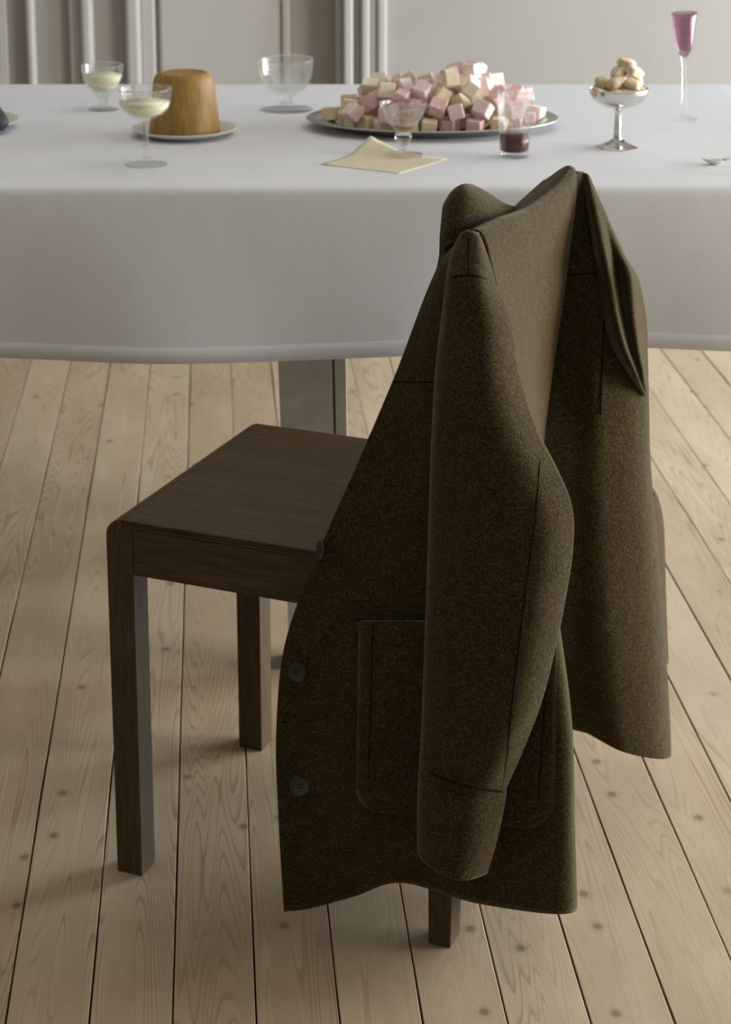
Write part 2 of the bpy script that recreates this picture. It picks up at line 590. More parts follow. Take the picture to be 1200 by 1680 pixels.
table_leg(-1.5, -1.4, 3.32, 3.38)
wbox('stretcher', (LX0 + .03, 2.86, .63), (LX1 - .03, 3.32, .705), TABLEPAINT, table)

def make_cloth():
    # rounded-rectangle rings: flat centre, lip, drop
    def ring(off, z, wave=0.0, hemz=False):
        pts = []
        x0, x1, y0, y1 = TX0 - off, TX1 + off, TY0 - off, TY1 + off
        r = .02 + max(0, off)
        N = 150
        per = []
        for i in range(N): per.append((x0 + r + (x1 - x0 - 2 * r) * i / N, y0, 0, -1))
        for i in range(8): a = -math.pi / 2 + math.pi / 2 * i / 8; per.append((x1 - r + r * math.cos(a), y0 + r + r * math.sin(a), math.cos(a), math.sin(a)))
        for i in range(50): per.append((x1, y0 + r + (y1 - y0 - 2 * r) * i / 50, 1, 0))
        for i in range(8): a = math.pi / 2 * i / 8; per.append((x1 - r + r * math.cos(a), y1 - r + r * math.sin(a), math.cos(a), math.sin(a)))
        for i in range(N): per.append((x1 - r - (x1 - x0 - 2 * r) * i / N, y1, 0, 1))
        for i in range(8): a = math.pi / 2 + math.pi / 2 * i / 8; per.append((x0 + r + r * math.cos(a), y1 - r + r * math.sin(a), math.cos(a), math.sin(a)))
        for i in range(50): per.append((x0, y1 - r - (y1 - y0 - 2 * r) * i / 50, -1, 0))
        for i in range(8): a = math.pi + math.pi / 2 * i / 8; per.append((x0 + r + r * math.cos(a), y0 + r + r * math.sin(a), math.cos(a), math.sin(a)))
        out = []
        for (x, y, nx, ny) in per:
            w = wave * (.010 * math.sin(x * 7.3 + y * 3 + .6) + .006 * math.sin(x * 15.1 + 1.3 + y * 9))
            zz = z
            if hemz: zz = z + hemz * (.010 * math.tanh(x * 3.2) + .0025 * math.sin(x * 9))
            out.append((x + nx * w, y + ny * w, zz))
        return out
    rings = []
    for k in range(9, 0, -1):            # flat top, shrinking towards the middle
        q = k / 9.0
    R0 = ring(-.012, TZ)
    cx, cy = (TX0 + TX1) / 2, (TY0 + TY1) / 2
    vs, fs = [], []
    def put(pts):
        s = len(vs); vs.extend(pts); rings.append(list(range(s, s + len(pts))))
    for q in (.0, .2, .4, .6, .75, .88, .96):
        put([(cx + (p[0] - cx) * (q if q else .02), cy + (p[1] - cy) * (q if q else .02), TZ) for p in R0])
    put(R0)
    put(ring(-.006, TZ - .001)); put(ring(-.0018, TZ - .004)); put(ring(0, TZ - .009)); put(ring(.0015, TZ - .018))
    HZ = .523
    for i in range(1, 9):
        t = i / 8
        put(ring(.002 + .020 * t, TZ - .018 - (TZ - .018 - (HZ + .022)) * t, t, t))
    put(ring(.0222, HZ + .0210, 1, 1)); put(ring(.0240, HZ + .0200, 1, 1)); put(ring(.0242, HZ + .012, 1, 1)); put(ring(.0240, HZ + .0005, 1, 1)); put(ring(.0228, HZ, 1, 1))
    n = len(R0)
    fs.append(tuple(rings[0]))
    for a, b in zip(rings[:-1], rings[1:]):
        for k in range(n):
            fs.append((a[k], a[(k + 1) % n], b[(k + 1) % n], b[k]))
    o = mesh('tablecloth', vs, fs, LINEN)
    m = o.modifiers.new('thickness', 'SOLIDIFY'); m.thickness = .0012; m.offset = 0
    tag(o, 'white linen tablecloth with a stitched hem, covering the whole table', 'tablecloth')
    WM[o] = Matrix.Identity(4)
    # stitched line of the hem along the front
    return o
cloth = make_cloth()

# ================================================================== CHAIR (local x = backwards, y = away, z = up)
CH_ANG = math.atan2(-.393, .9196)
A = at_z(192, 1428, 0)
CD, CWD, SZ = .432, .368, .450
chair = thing('side_chair', 'dark stained wooden chair with a flat seat, wearing the brown coat', 'chair', (A[0], A[1], 0), CH_ANG)
LW, LD = .0345, .033
def arc(cx, cz, r, a0, a1, n=8):
    return [(cx + r * math.cos(a0 + (a1 - a0) * i / n), cz + r * math.sin(a0 + (a1 - a0) * i / n)) for i in range(n + 1)]
RR = .0215
front = [(0.001, 0), (LW, 0), (LW, SZ - .0098), (RR + .0001, SZ - .0098), (RR + .0001, SZ)] + arc(RR, SZ - RR, RR, math.pi / 2, math.pi, 9)[1:]
extrude_profile('leg', front, 0, LD, WOOD_Z, chair, .0004)
extrude_profile('leg', front, CWD - LD, CWD, WOOD_Z, chair, .0004)
rail = [(0, SZ - .062), (LW, SZ - .062), (LW, SZ - .0098), (RR + .0001, SZ - .0098), (RR + .0001, SZ)] + arc(RR, SZ - RR, RR, math.pi / 2, math.pi, 9)[1:]
extrude_profile('front_rail', rail, LD + .0003, CWD - LD - .0003, WOOD_Y, chair, .0004)
rear = [(CD - LW + .004, 0), (CD - .004, 0), (CD, .30), (CD, .46), (CD + .010, .775), (CD - .012, .775), (CD - LW, .46), (CD - LW, .30)]
extrude_profile('leg', rear, 0, LD, WOOD_Z, chair, .0012)
extrude_profile('leg', rear, CWD - LD, CWD, WOOD_Z, chair, .0012)
# seat: a laminated board whose plies show along the near edge
for i, (z0, z1) in enumerate(((SZ - .0095, SZ - .0068), (SZ - .0062, SZ - .0036), (SZ - .0030, SZ))):
    box('seat_ply', (RR + .0002, 0.0003 + (.0006 if i == 1 else 0), z0), (CD - LW - .0005, CWD - .0003, z1), WOOD_X, chair, .0004 if i < 2 else .0006)
box('seat_core', (RR + .002, .002, SZ - .0094), (CD - LW - .002, CWD - .002, SZ - .0012), WOOD_X, chair, 0)
for y0 in (.0005, CWD - .0215):
    box('side_rail', (LW + .0006, y0, SZ - .066), (CD - LW - .0006, y0 + .021, SZ - .0102), WOOD_X, chair, .0008)
box('rear_rail', (CD - .028, LD + .0005, SZ - .066), (CD - .006, CWD - LD - .0005, SZ - .012), WOOD_Y, chair, .001)
back = [(CD - .008, .60), (CD - .001, .60), (CD + .005, .722), (CD - .003, .722)]
extrude_profile('backrest', back, LD + .0005, CWD - LD - .0005, WOOD_Y, chair, .001)

# the frame is not quite square: the far side stands a little forward of the near one
for o in list(bpy.data.objects):
    if o.parent is chair:
        o.data.transform(Matrix(((1, -.028, 0, 0), (0, 1.03, 0, 0), (0, 0, 1, 0), (0, 0, 0, 1))))
        if o.name.startswith('leg'):      # the rear posts thin towards their tops
            for v in o.data.vertices:
                if v.co.z > .6 and v.co.y < .1: v.co.y = .023 + (v.co.y - .023) * .55

# ================================================================== COAT
coat = thing('wool_coat', 'brown wool coat with patch pockets draped over the back of the wooden chair', 'coat', tuple(at_z(745, 1500, 0)))
def chair_pt(x, y, z): return np.array(WM[chair] @ Vector((x, y, z)))

FRONT = [
 [(766,385,2.068),(768,384,2.062),(771,383,2.057),(773,382,2.053),(775,382,2.050),(777,383,2.050),(783,382,2.075)],
 [(717,447,2.090),(726,450,2.078),(741,453,2.064),(765,455,2.050),(783,455,2.046),(800,455,2.046),(807,450,2.075)],
 [(652,612,2.105),(668,612,2.095),(695,612,2.078),(750,611,2.048),(792,611,2.036),(833,610,2.030),(840,600,2.080)],
 [(586,765,2.105),(612,765,2.097),(660,765,2.080),(745,765,2.040),(805,765,2.022),(864,764,2.012),(874,750,2.100)],
 [(524,905,2.100),(560,905,2.092),(632,905,2.070),(740,905,2.032),(815,905,2.010),(890,905,1.996),(886,885,2.130)],
 [(469,1052,2.090),(520,1052,2.084),(612,1050,2.060),(735,1050,2.024),(825,1050,1.998),(916,1048,1.986),(892,1020,2.140)],
 [(454,1200,2.085),(505,1200,2.078),(598,1199,2.050),(725,1198,2.022),(832,1198,1.996),(935,1198,1.981),(897,1160,2.150)],
 [(458,1350,2.085),(508,1350,2.078),(592,1348,2.052),(705,1342,2.024),(832,1346,1.992),(939,1350,1.980),(897,1300,2.160)],
 [(467,1494,2.090),(505,1490,2.080),(580,1470,2.062),(660,1447,2.045),(790,1482,2.000),(941,1495,1.984),(899,1430,2.160)],
]
BACK = [
 [(783,382,2.078),(828,362,2.140),(868,347,2.205),(912,318,2.285),(943,281,2.355)],
 [(807,450,2.075),(840,450,2.140),(872,445,2.210),(906,430,2.285),(931,428,2.350)],
 [(840,600,2.080),(858,600,2.135),(875,600,2.200),(893,600,2.270),(907,598,2.330)],
 [(874,750,2.100),(877,748,2.140),(881,740,2.190),(886,733,2.250),(891,725,2.310)],
 [(886,885,2.130),(885,880,2.160),(885,870,2.190),(886,860,2.250),(888,850,2.310)],
 [(892,1020,2.140),(889,1010,2.175),(888,990,2.210),(889,970,2.260),(891,950,2.310)],
 [(897,1160,2.150),(893,1140,2.185),(892,1115,2.220),(893,1085,2.270),(895,1055,2.310)],
 [(897,1300,2.160),(894,1270,2.195),(893,1230,2.230),(894,1190,2.280),(899,1130,2.320)],
 [(899,1430,2.160),(896,1390,2.200),(896,1330,2.230),(899,1260,2.280),(906,1188,2.320)],
]
RIGHT = [
 [(943,281,2.355),(950,281,2.362),(958,285,2.375),(967,303,2.400),(958,322,2.460)],
 [(931,428,2.350),(955,438,2.345),(985,447,2.345),(1036,455,2.385),(1020,470,2.480)],
 [(907,598,2.330),(945,605,2.326),(990,610,2.320),(1058,612,2.370),(1040,600,2.480)],
 [(891,725,2.310),(940,745,2.312),(995,757,2.315),(1063,760,2.365),(1050,740,2.480)],
 [(888,850,2.310),(940,875,2.312),(1000,890,2.315),(1075,900,2.370),(1060,870,2.480)],
 [(891,950,2.310),(942,990,2.313),(1008,1015,2.315),(1085,1020,2.375),(1065,980,2.490)],
 [(895,1055,2.310),(945,1085,2.318),(1016,1115,2.320),(1092,1120,2.380),(1070,1080,2.500)],
 [(899,1130,2.320),(950,1150,2.330),(1022,1188,2.330),(1096,1195,2.390),(1075,1150,2.510)],
 [(906,1188,2.320),(960,1200,2.340),(1028,1234,2.340),(1098,1242,2.390),(1075,1195,2.510)],
]
class Survey:      # nearest-surface lookup so pockets, buttons and seams lie on the cloth
    def __init__(s, G):
        s.P = G.reshape(-1, 3)
        s.xy = project(s.P)
    def depth(s, x, y):
        d = np.hypot(s.xy[:, 0] - x, s.xy[:, 1] - y)
        i = np.argsort(d)[:5]
        w = 1 / (d[i] + .5)
        return float((s.P[i, 1] * w).sum() / w.sum())
    def at(s, x, y, lift=0.0):
        return at_y(x, y, s.depth(x, y) - lift)

GF = surface(FRONT, 12, 12)
sheet('front_panel', GF, WOOL, coat, .0042)
SF = Survey(surface([r[:6] for r in FRONT], 40, 40))
bp = net_points(BACK)
roll = [chair_pt(CD - .030, y, z) for y, z in ((.026, .800), (.09, .80), (.18, .79), (.28, .80), (CWD - .01, .808))]
bp2 = np.concatenate([np.array(roll)[None], bp], 0)
# the neckline sinks where the cloth passes over the rail, then falls on the seat side
GB = surface(None, 12, 12, pts=bp2)
sheet('back_panel', GB, WOOL, coat, .0042)
SB = Survey(surface(BACK, 24, 24))
GR = surface(RIGHT, 12, 12)
sheet('side_panel', GR, WOOL, coat, .0042)
SR = Survey(surface([r[:4] for r in RIGHT], 24, 24))

# collar standing on the seat side of the backrest
COLLAR = [
 [(742,352,2.235),(752,338,2.245),(768,330,2.255),(800,338,2.275),(832,350,2.300),(868,356,2.330)],
 [(731,336,2.165),(746,314,2.170),(768,305,2.180),(798,318,2.210),(830,338,2.240),(868,346,2.270)],
 [(725,385,2.135),(742,360,2.132),(768,348,2.140),(800,348,2.165),(835,352,2.225),(872,354,2.275)],
 [(722,430,2.125),(738,412,2.118),(762,400,2.140),(800,388,2.190),(838,372,2.26),(874,362,2.31)],
 [(708,472,2.125),(728,470,2.112),(752,460,2.150),(800,430,2.210),(840,400,2.250),(874,376,2.290)],
 [(680,560,2.120),(705,560,2.108),(740,550,2.150),(800,500,2.210),(840,460,2.250),(874,420,2.290)],
]
GC = surface(COLLAR, 10, 10)
sheet('collar', GC, WOOL, coat, .005)

# sleeves: rings given by left and right contour points and a half depth
def sleeve_rings(rows, n=40, per=6):
    D = catmull(np.array([[*at_y(*l), *at_y(*r), b, k] for l, r, b, k in rows]), per)
    G = []
    for d in D:
        L, R, b, k = d[:3], d[3:6], d[6], d[7]
        c = (L + R) / 2; a = (R - L) / 2
        u = a / np.linalg.norm(a)
        dep = np.array([u[1], -u[0], 0.0]); dep /= np.linalg.norm(dep)      # towards the viewer's side of the sleeve
        if dep[1] > 0: dep = -dep
        ring = []
        for i in range(n):
            t = 2 * math.pi * i / n
            ct, st = math.cos(t), math.sin(t)
            c0 = min(.38, .12 + k * 40)                     # where the near face breaks and turns away
            if st > 0:
                f = b * (math.sqrt(max(0, 1 - ((ct - c0) / (1 + c0)) ** 2)) if ct < c0 else 1 - ((ct - c0) / (1 - c0)) ** 1.7)
            else:
                f = b * st * .8
            # a crease at the seam, two thirds of the way across the near face
            cr = .35 * k * math.exp(-((ct - .42) / .10) ** 2) if st > 0 else 0
            e = np.sign(ct) * abs(ct) ** .9
            ring.append(c + a * e + dep * (f - cr))
        G.append(ring)
    return np.array(G)
SLEEVE = [
 ((767,380,2.048),(776,381,2.050),.003,0),
 ((757,389,2.046),(787,390,2.052),.012,0),
 ((743,420,2.034),(798,421,2.040),.022,0),
 ((735,456,2.022),(809,460,2.024),.029,0),
 ((726,530,2.016),(836,527,2.012),.036,.002),
 ((717,610,2.006),(848,608,1.996),.040,.003),
 ((712,700,2.000),(876,700,1.984),.043,.006),
 ((709,770,1.997),(911,770,1.974),.045,.010),
 ((707,832,1.994),(937,835,1.968),.046,.012),
 ((705,900,1.992),(938,900,1.964),.046,.012),
 ((703,970,1.989),(928,970,1.960),.044,.010),
 ((700,1050,1.985),(913,1046,1.956),.042,.008),
 ((697,1140,1.980),(890,1140,1.952),.038,.007),
 ((694,1205,1.976),(863,1214,1.950),.035,.006),
 ((692,1256,1.972),(827,1298,1.948),.0335,.003),
 ((695,1275,1.970),(823,1318,1.947),.031,0),
]
GS = sleeve_rings(SLEEVE)
sl = sheet('sleeve', GS, WOOL, coat, .0036, wrap=True)
SS = Survey(sleeve_rings(SLEEVE, 160, 20)[:, :81])
CUFF = [
 ((691.5,1257,1.971),(827.5,1299,1.947),.0340,.003),
 ((690.5,1266,1.971),(827,1310,1.946),.0348,.003),
 ((689,1330,1.967),(817,1362,1.944),.035,.003),
 ((689,1362,1.965),(807,1400,1.943),.034,.003),
 ((690,1388,1.963),(797,1432,1.942),.033,.003),
]
GCf = sleeve_rings(CUFF)
sheet('cuff', GCf, WOOL, coat, .004, wrap=True)
SCf = Survey(sleeve_rings(CUFF, 160, 20)[:, :81])
# far sleeve: crumpled behind the right shoulder
FARSL = [
 [(958,284,2.372),(962,285,2.366),(966,290,2.370),(970,300,2.390),(973,312,2.430)],
 [(966,340,2.352),(976,345,2.338),(986,348,2.350),(993,352,2.372),(994,362,2.430)],
 [(977,410,2.340),(990,412,2.318),(1003,414,2.345),(1018,412,2.352),(1024,420,2.430)],
 [(986,462,2.336),(1003,470,2.322),(1012,462,2.350),(1034,452,2.338),(1047,462,2.420)],
 [(993,520,2.330),(1011,520,2.306),(1022,522,2.344),(1040,520,2.325),(1059,526,2.410)],
 [(1008,570,2.325),(1024,570,2.300),(1034,572,2.338),(1047,572,2.318),(1061,575,2.405)],
 [(1033,612,2.335),(1042,612,2.310),(1048,612,2.332),(1055,613,2.320),(1062,614,2.400)],
 [(1056,648,2.365),(1058,648,2.350),(1059,648,2.360),(1061,648,2.360),(1063,648,2.400)],
]
GFS = surface(FARSL, 12, 12)
sheet('sleeve', GFS, WOOL, coat, .0036)

# pockets
def patch(name, S, x0, x1, y0, y1, lift, rad, skew=0.0, nx=26, ny=26):
    G = []
    for j in range(ny + 1):
        t = j / ny
        y = y0 + (y1 - y0) * (1 - (1 - t) ** 1.6)
        ins = 0
        if y > y1 - rad: ins = rad - math.sqrt(max(0, rad ** 2 - (y - (y1 - rad)) ** 2))
        row = []
        for i in range(nx + 1):
            s = i / nx
            xl, xr = x0 - 7 * t + ins, x1 - 4 * t - ins
            yy = y + 26 * s * t
            row.append(S.at(xl + (xr - xl) * s, yy, lift))
        G.append(row)
    return np.array(G)
GP = patch('patch_pocket', SF, 591, 914, 1019, 1330, .0118, 42)
sheet('patch_pocket', GP, WOOL, coat, .0075)
PB = np.concatenate([GP[:, 0], GP[-1, 1:-1], GP[::-1, -1]])         # dark line round the sewn edge, put in as its contact shade
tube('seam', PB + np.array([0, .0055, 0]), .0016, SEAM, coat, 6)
# the other pocket, seen edge-on beyond the right silhouette
PR = [[(1062,810,2.400),(1076,815,2.440),(1068,800,2.510)],
      [(1068,862,2.400),(1086,862,2.445),(1074,845,2.515)],
      [(1078,980,2.405),(1090,985,2.450),(1080,955,2.520)],
      [(1086,1085,2.410),(1094,1088,2.455),(1086,1060,2.525)]]
sheet('patch_pocket', surface(PR, 6, 8), WOOL, coat, .006)

# buttons
def button(x, y, S, r, tilt=None, lift=.005):
    P = S.at(x, y, lift)
    Q1 = S.at(x + 14, y); Q2 = S.at(x, y + 14); Q0 = S.at(x, y)
    n = np.cross(Q1 - Q0, Q2 - Q0); n /= np.linalg.norm(n)
    if n[1] > 0: n = -n
    if tilt is not None: n = np.array(tilt) / np.linalg.norm(tilt)
    M = Vector(n).to_track_quat('Z', 'Y').to_matrix().to_4x4()
    M.translation = Vector(P)
    prof = [(0, -.0012), (.9, -.0012), (1.0, 0), (1.0, .0012), (.94, .0022), (.84, .0022), (.76, .0013), (.3, .0011), (0, .0011)]
    bm_o = lathe('button', [(a * r, z) for a, z in prof], BUTTON, None, 40)
    bm_o.data.transform(WM[coat].inverted() @ M)
    bm_o.parent = coat; WM[bm_o] = WM[coat]
    for i in (-1, 1):
        for j in (-1, 1):
            h = lathe('button_hole', [(0, .0008), (.0011, .0008), (.0011, .00135), (0, .00135)], BUTTON_HOLE, None, 10)
            h.data.transform(WM[coat].inverted() @ M @ Matrix.Translation((i * .0017, j * .0017, 0)))
            h.parent = bm_o
button(488, 1102, SF, .0110, (-.38, -.86, .22))
button(492, 1289, SF, .0116, (-.12, -.88, .46))
button(527, 902, SF, .0112, (-.93, -.32, .12), .002)

# seams: fine recessed-looking threads lying on the cloth
def seam_and_edge_shade(pts, S, rad=.0008, lift=.0026, dn=6):
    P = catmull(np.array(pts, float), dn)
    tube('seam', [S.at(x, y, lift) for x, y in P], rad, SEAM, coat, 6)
seam_and_edge_shade([(646,626),(668,627),(690,627),(716,627)], SF)
seam_and_edge_shade([(612,1022),(610,1100),(607,1200),(604,1280)], SF, .0006, .0158)
seam_and_edge_shade([(898,1062),(894,1150),(890,1230),(884,1310)], SF, .0006, .0158)
seam_and_edge_shade([(736,457),(755,452),(780,452),(800,459),(809,462)], SS)
seam_and_edge_shade([(768,388),(769,410),(769,452)], SS)
seam_and_edge_shade([(886,752),(883,800),(879,850),(864,960),(847,1100),(832,1240),(823,1296)], SS, .0008, .0022)
seam_and_edge_shade([(694,1259),(715,1272),(745,1284),(790,1294),(825,1299)], SCf, .0008, .0052)
seam_and_edge_shade([(932,452),(955,450),(984,447)], SR, .0008, .0022)
seam_and_edge_shade([(945,284),(955,284),(960,300),(968,350),(978,410),(984,450),(992,500),(989,580),(986,680)], SR, .0008, .0030)
seam_and_edge_shade([(878,560),(878,620),(879,680),(880,730)], SB, .0006, .0022)
# lining that peeks out at the back hem
LN = [[(908,1180,2.330),(935,1183,2.338),(965,1190,2.346),(985,1196,2.350)], [(908,1193,2.330),(935,1196,2.338),(965,1203,2.346),(985,1207,2.350)]]
sheet('lining', surface(LN, 8, 3), LINING, coat, .002)

# ================================================================== THINGS ON THE TABLE
def stand(px, py): return at_z(px, py, TZ + .0006)
def goblet(name, label, cat, px, py, outer, inner, liq=None, liqmat=None, mat=GLASS, liqlabel=None, fl=None, bowl_fl=None, group=None, seg=56, liqname='drink', sink=.0):
    """outer: from the middle of the foot up to the rim; inner: from the rim down to the bottom of the bowl."""
    t = thing(name, label, cat, tuple(stand(px, py)), 0, group)
    o = dense(outer, 5); i = dense(inner, 5)
    prof = [(0, 0)] + [(max(r, .0004), z) for r, z in o] + [(max(r, .0004), z) for r, z in i] + [(0, inner[-1][1])]
    lathe('glass_body', prof, mat, t, seg, fl=fl)
    if liq:
        lathe(liqname, liq, liqmat, t, 48, label=liqlabel)
    return t
def flutes(n, z0, z1, amp):
    def f(t, r, z, i):
        w = max(0, min(1, (z - z0) / .004)) * max(0, min(1, (z1 - z) / .004))
        return 1 - amp * w * abs(math.sin(n * t / 2))
    return f
# tall coupe
goblet('coupe_glass', 'tall-stemmed coupe of pale drink in front of the golden pudding', 'glass', 240, 270,
       [(.029, 0), (.0305, .0012), (.027, .0028), (.012, .0062), (.0058, .012), (.0050, .030), (.0050, .050), (.0062, .060), (.014, .0655), (.026, .0715), (.034, .081), (.0375, .094), (.0390, .108)],
       [(.0380, .1085), (.0364, .094), (.0325, .0825), (.024, .0735), (.012, .0690), (.0005, .0680)],
       [(0, .0676), (.012, .0686), (.0243, .0731), (.0322, .0810), (.0345, .0880), (0, .0880)], LIQ_PALE, fl=flutes(44, .089, .101, .04), liqlabel='pale cloudy drink')
goblet('coupe_glass', 'short-stemmed coupe of pale drink behind the tall coupe, left of the pudding', 'glass', 170, 180,
       [(.024, 0), (.0255, .0012), (.022, .003), (.010, .0065), (.0062, .0100), (.0080, .0165), (.0120, .0235), (.016, .0275), (.024, .036), (.0305, .050), (.0335, .062), (.0345, .073)],
       [(.0335, .0734), (.0322, .062), (.029, .051), (.022, .0385), (.012, .0315), (.0005, .0300)],
       [(0, .0296), (.012, .0311), (.0222, .0380), (.0292, .0508), (.0308, .0565), (0, .0565)], LIQ_PALE, fl=flutes(44, .060, .068, .02), liqlabel='pale cloudy drink')
goblet('glass_bowl', 'empty low-footed cut glass bowl at the back of the table', 'bowl', 470, 180,
       [(.042, 0), (.0438, .0014), (.040, .0034), (.022, .0062), (.0125, .0100), (.0095, .0150), (.0105, .0205), (.018, .0255), (.030, .0335), (.039, .0465), (.0432, .062), (.0448, .083)],
       [(.0436, .0835), (.0418, .063), (.0372, .048), (.028, .0363), (.014, .0300), (.0005, .0285)],
       fl=lambda t, r, z, i: 1 - .012 * (.5 + .5 * math.sin(16 * t) * math.sin(z * 620)) * (1 if .036 < z < .064 else 0), seg=96)
goblet('cordial_glass', 'small ribbed stem glass with amber dregs standing on the cream napkin', 'glass', 662, 255,
       [(.0255, .0), (.0280, .0010), (.0260, .0022), (.0120, .0050), (.0068, .0090), (.0062, .0140), (.0068, .0175), (.0105, .0205), (.0125, .0260), (.0115, .0310), (.0080, .0345), (.0125, .0380), (.0200, .0450), (.0275, .0570), (.0322, .0680), (.0340, .0765)],
       [(.0331, .0768), (.0312, .0682), (.0265, .0575), (.0190, .0464), (.0100, .0412), (.0005, .0405)],
       [(0, .0400), (.0100, .0408), (.0152, .0433), (.0160, .0442), (0, .0442)], LIQ_AMBER, fl=flutes(14, .042, .070, .09), liqlabel='amber dregs', seg=84, mat=RIBBED)
goblet('tumbler', 'straight clear tumbler with dark red wine in front of the platter', 'glass', 844, 257,
       [(.0190, 0), (.0205, .0012), (.0208, .006), (.0222, .030), (.0240, .060), (.0262, .0960)],
       [(.0252, .0963), (.0230, .060), (.0212, .030), (.0200, .0105), (.016, .0082), (.0005, .0080)],
       [(0, .0078), (.0160, .0080), (.0201, .0105), (.0214, .0345), (0, .0345)], LIQ_RED, liqlabel='dark red wine', liqname='wine')
goblet('goblet', 'clear glass cut off by the left edge of the photo', 'glass', -36, 168,
       [(.026, 0), (.0275, .0012), (.024, .003), (.008, .0075), (.0055, .014), (.0055, .026), (.014, .032), (.027, .043), (.034, .058), (.0362, .075)],
       [(.0352, .0755), (.0325, .0585), (.0255, .0445), (.012, .0352), (.0005, .034)])
# purple flute, two-tone: clear stem and amethyst bowl
fl_t = thing('flute_glass', 'slim flute with amethyst bowl on a tall clear stem, back right', 'glass', tuple(stand(1123, 197)))
fl_t.rotation_euler = (0, math.radians(-2), 0)
lathe('bowl', [(0, .0985)] + dense([(.0035, .0988), (.0072, .1030), (.0112, .1120), (.0152, .1350), (.0200, .1680)], 5) + dense([(.0192, .1682), (.0142, .1352), (.0096, .1140), (.0050, .1090), (.0005, .1085)], 5) + [(0, .1085)], PURPLE, fl_t, 56, label='amethyst coloured bowl')
lathe('stem', [(0, 0)] + dense([(.0210, 0), (.0225, .0010), (.0200, .0022), (.0100, .0050), (.0052, .0110), (.0040, .0300), (.0036, .0600), (.0042, .0900), (.0062, .1000)], 5) + [(0, .0983)], GLASS, fl_t, 48, label='clear glass stem and foot')

# pudding on its plate
pud_p = at_z(303, 222, TZ + .0006)
pl = thing('plate', 'white china plate under the golden pudding', 'plate', tuple(pud_p))
lathe('plate_body', [(0, .0010), (.045, .0008), (.047, 0), (.050, .0008), (.060, .0034), (.072, .0082), (.0780, .0112), (.0783, .0124), (.0772, .0130), (.070, .0098), (.058, .0056), (.050, .0040), (0, .0040)], CHINA, pl, 72)
pd = thing('pudding', 'tall golden brown moulded pudding on a white plate', 'pudding', (pud_p[0], pud_p[1], pud_p[2] + .0048))
def pud_fl(t, r, z, i): return 1 + .012 * math.sin(3 * t + z * 40) + .006 * math.sin(9 * t - 60 * z)
lathe('pudding_body', dense([(.0005, 0), (.049, 0), (.0525, .0015), (.0520, .012), (.0495, .040), (.0465, .066), (.0440, .080), (.0405, .0875), (.034, .0905), (.029, .0895), (.022, .0892), (.010, .0888), (.0005, .0887)], 5), PUDDING, pd, 72, fl=pud_fl)

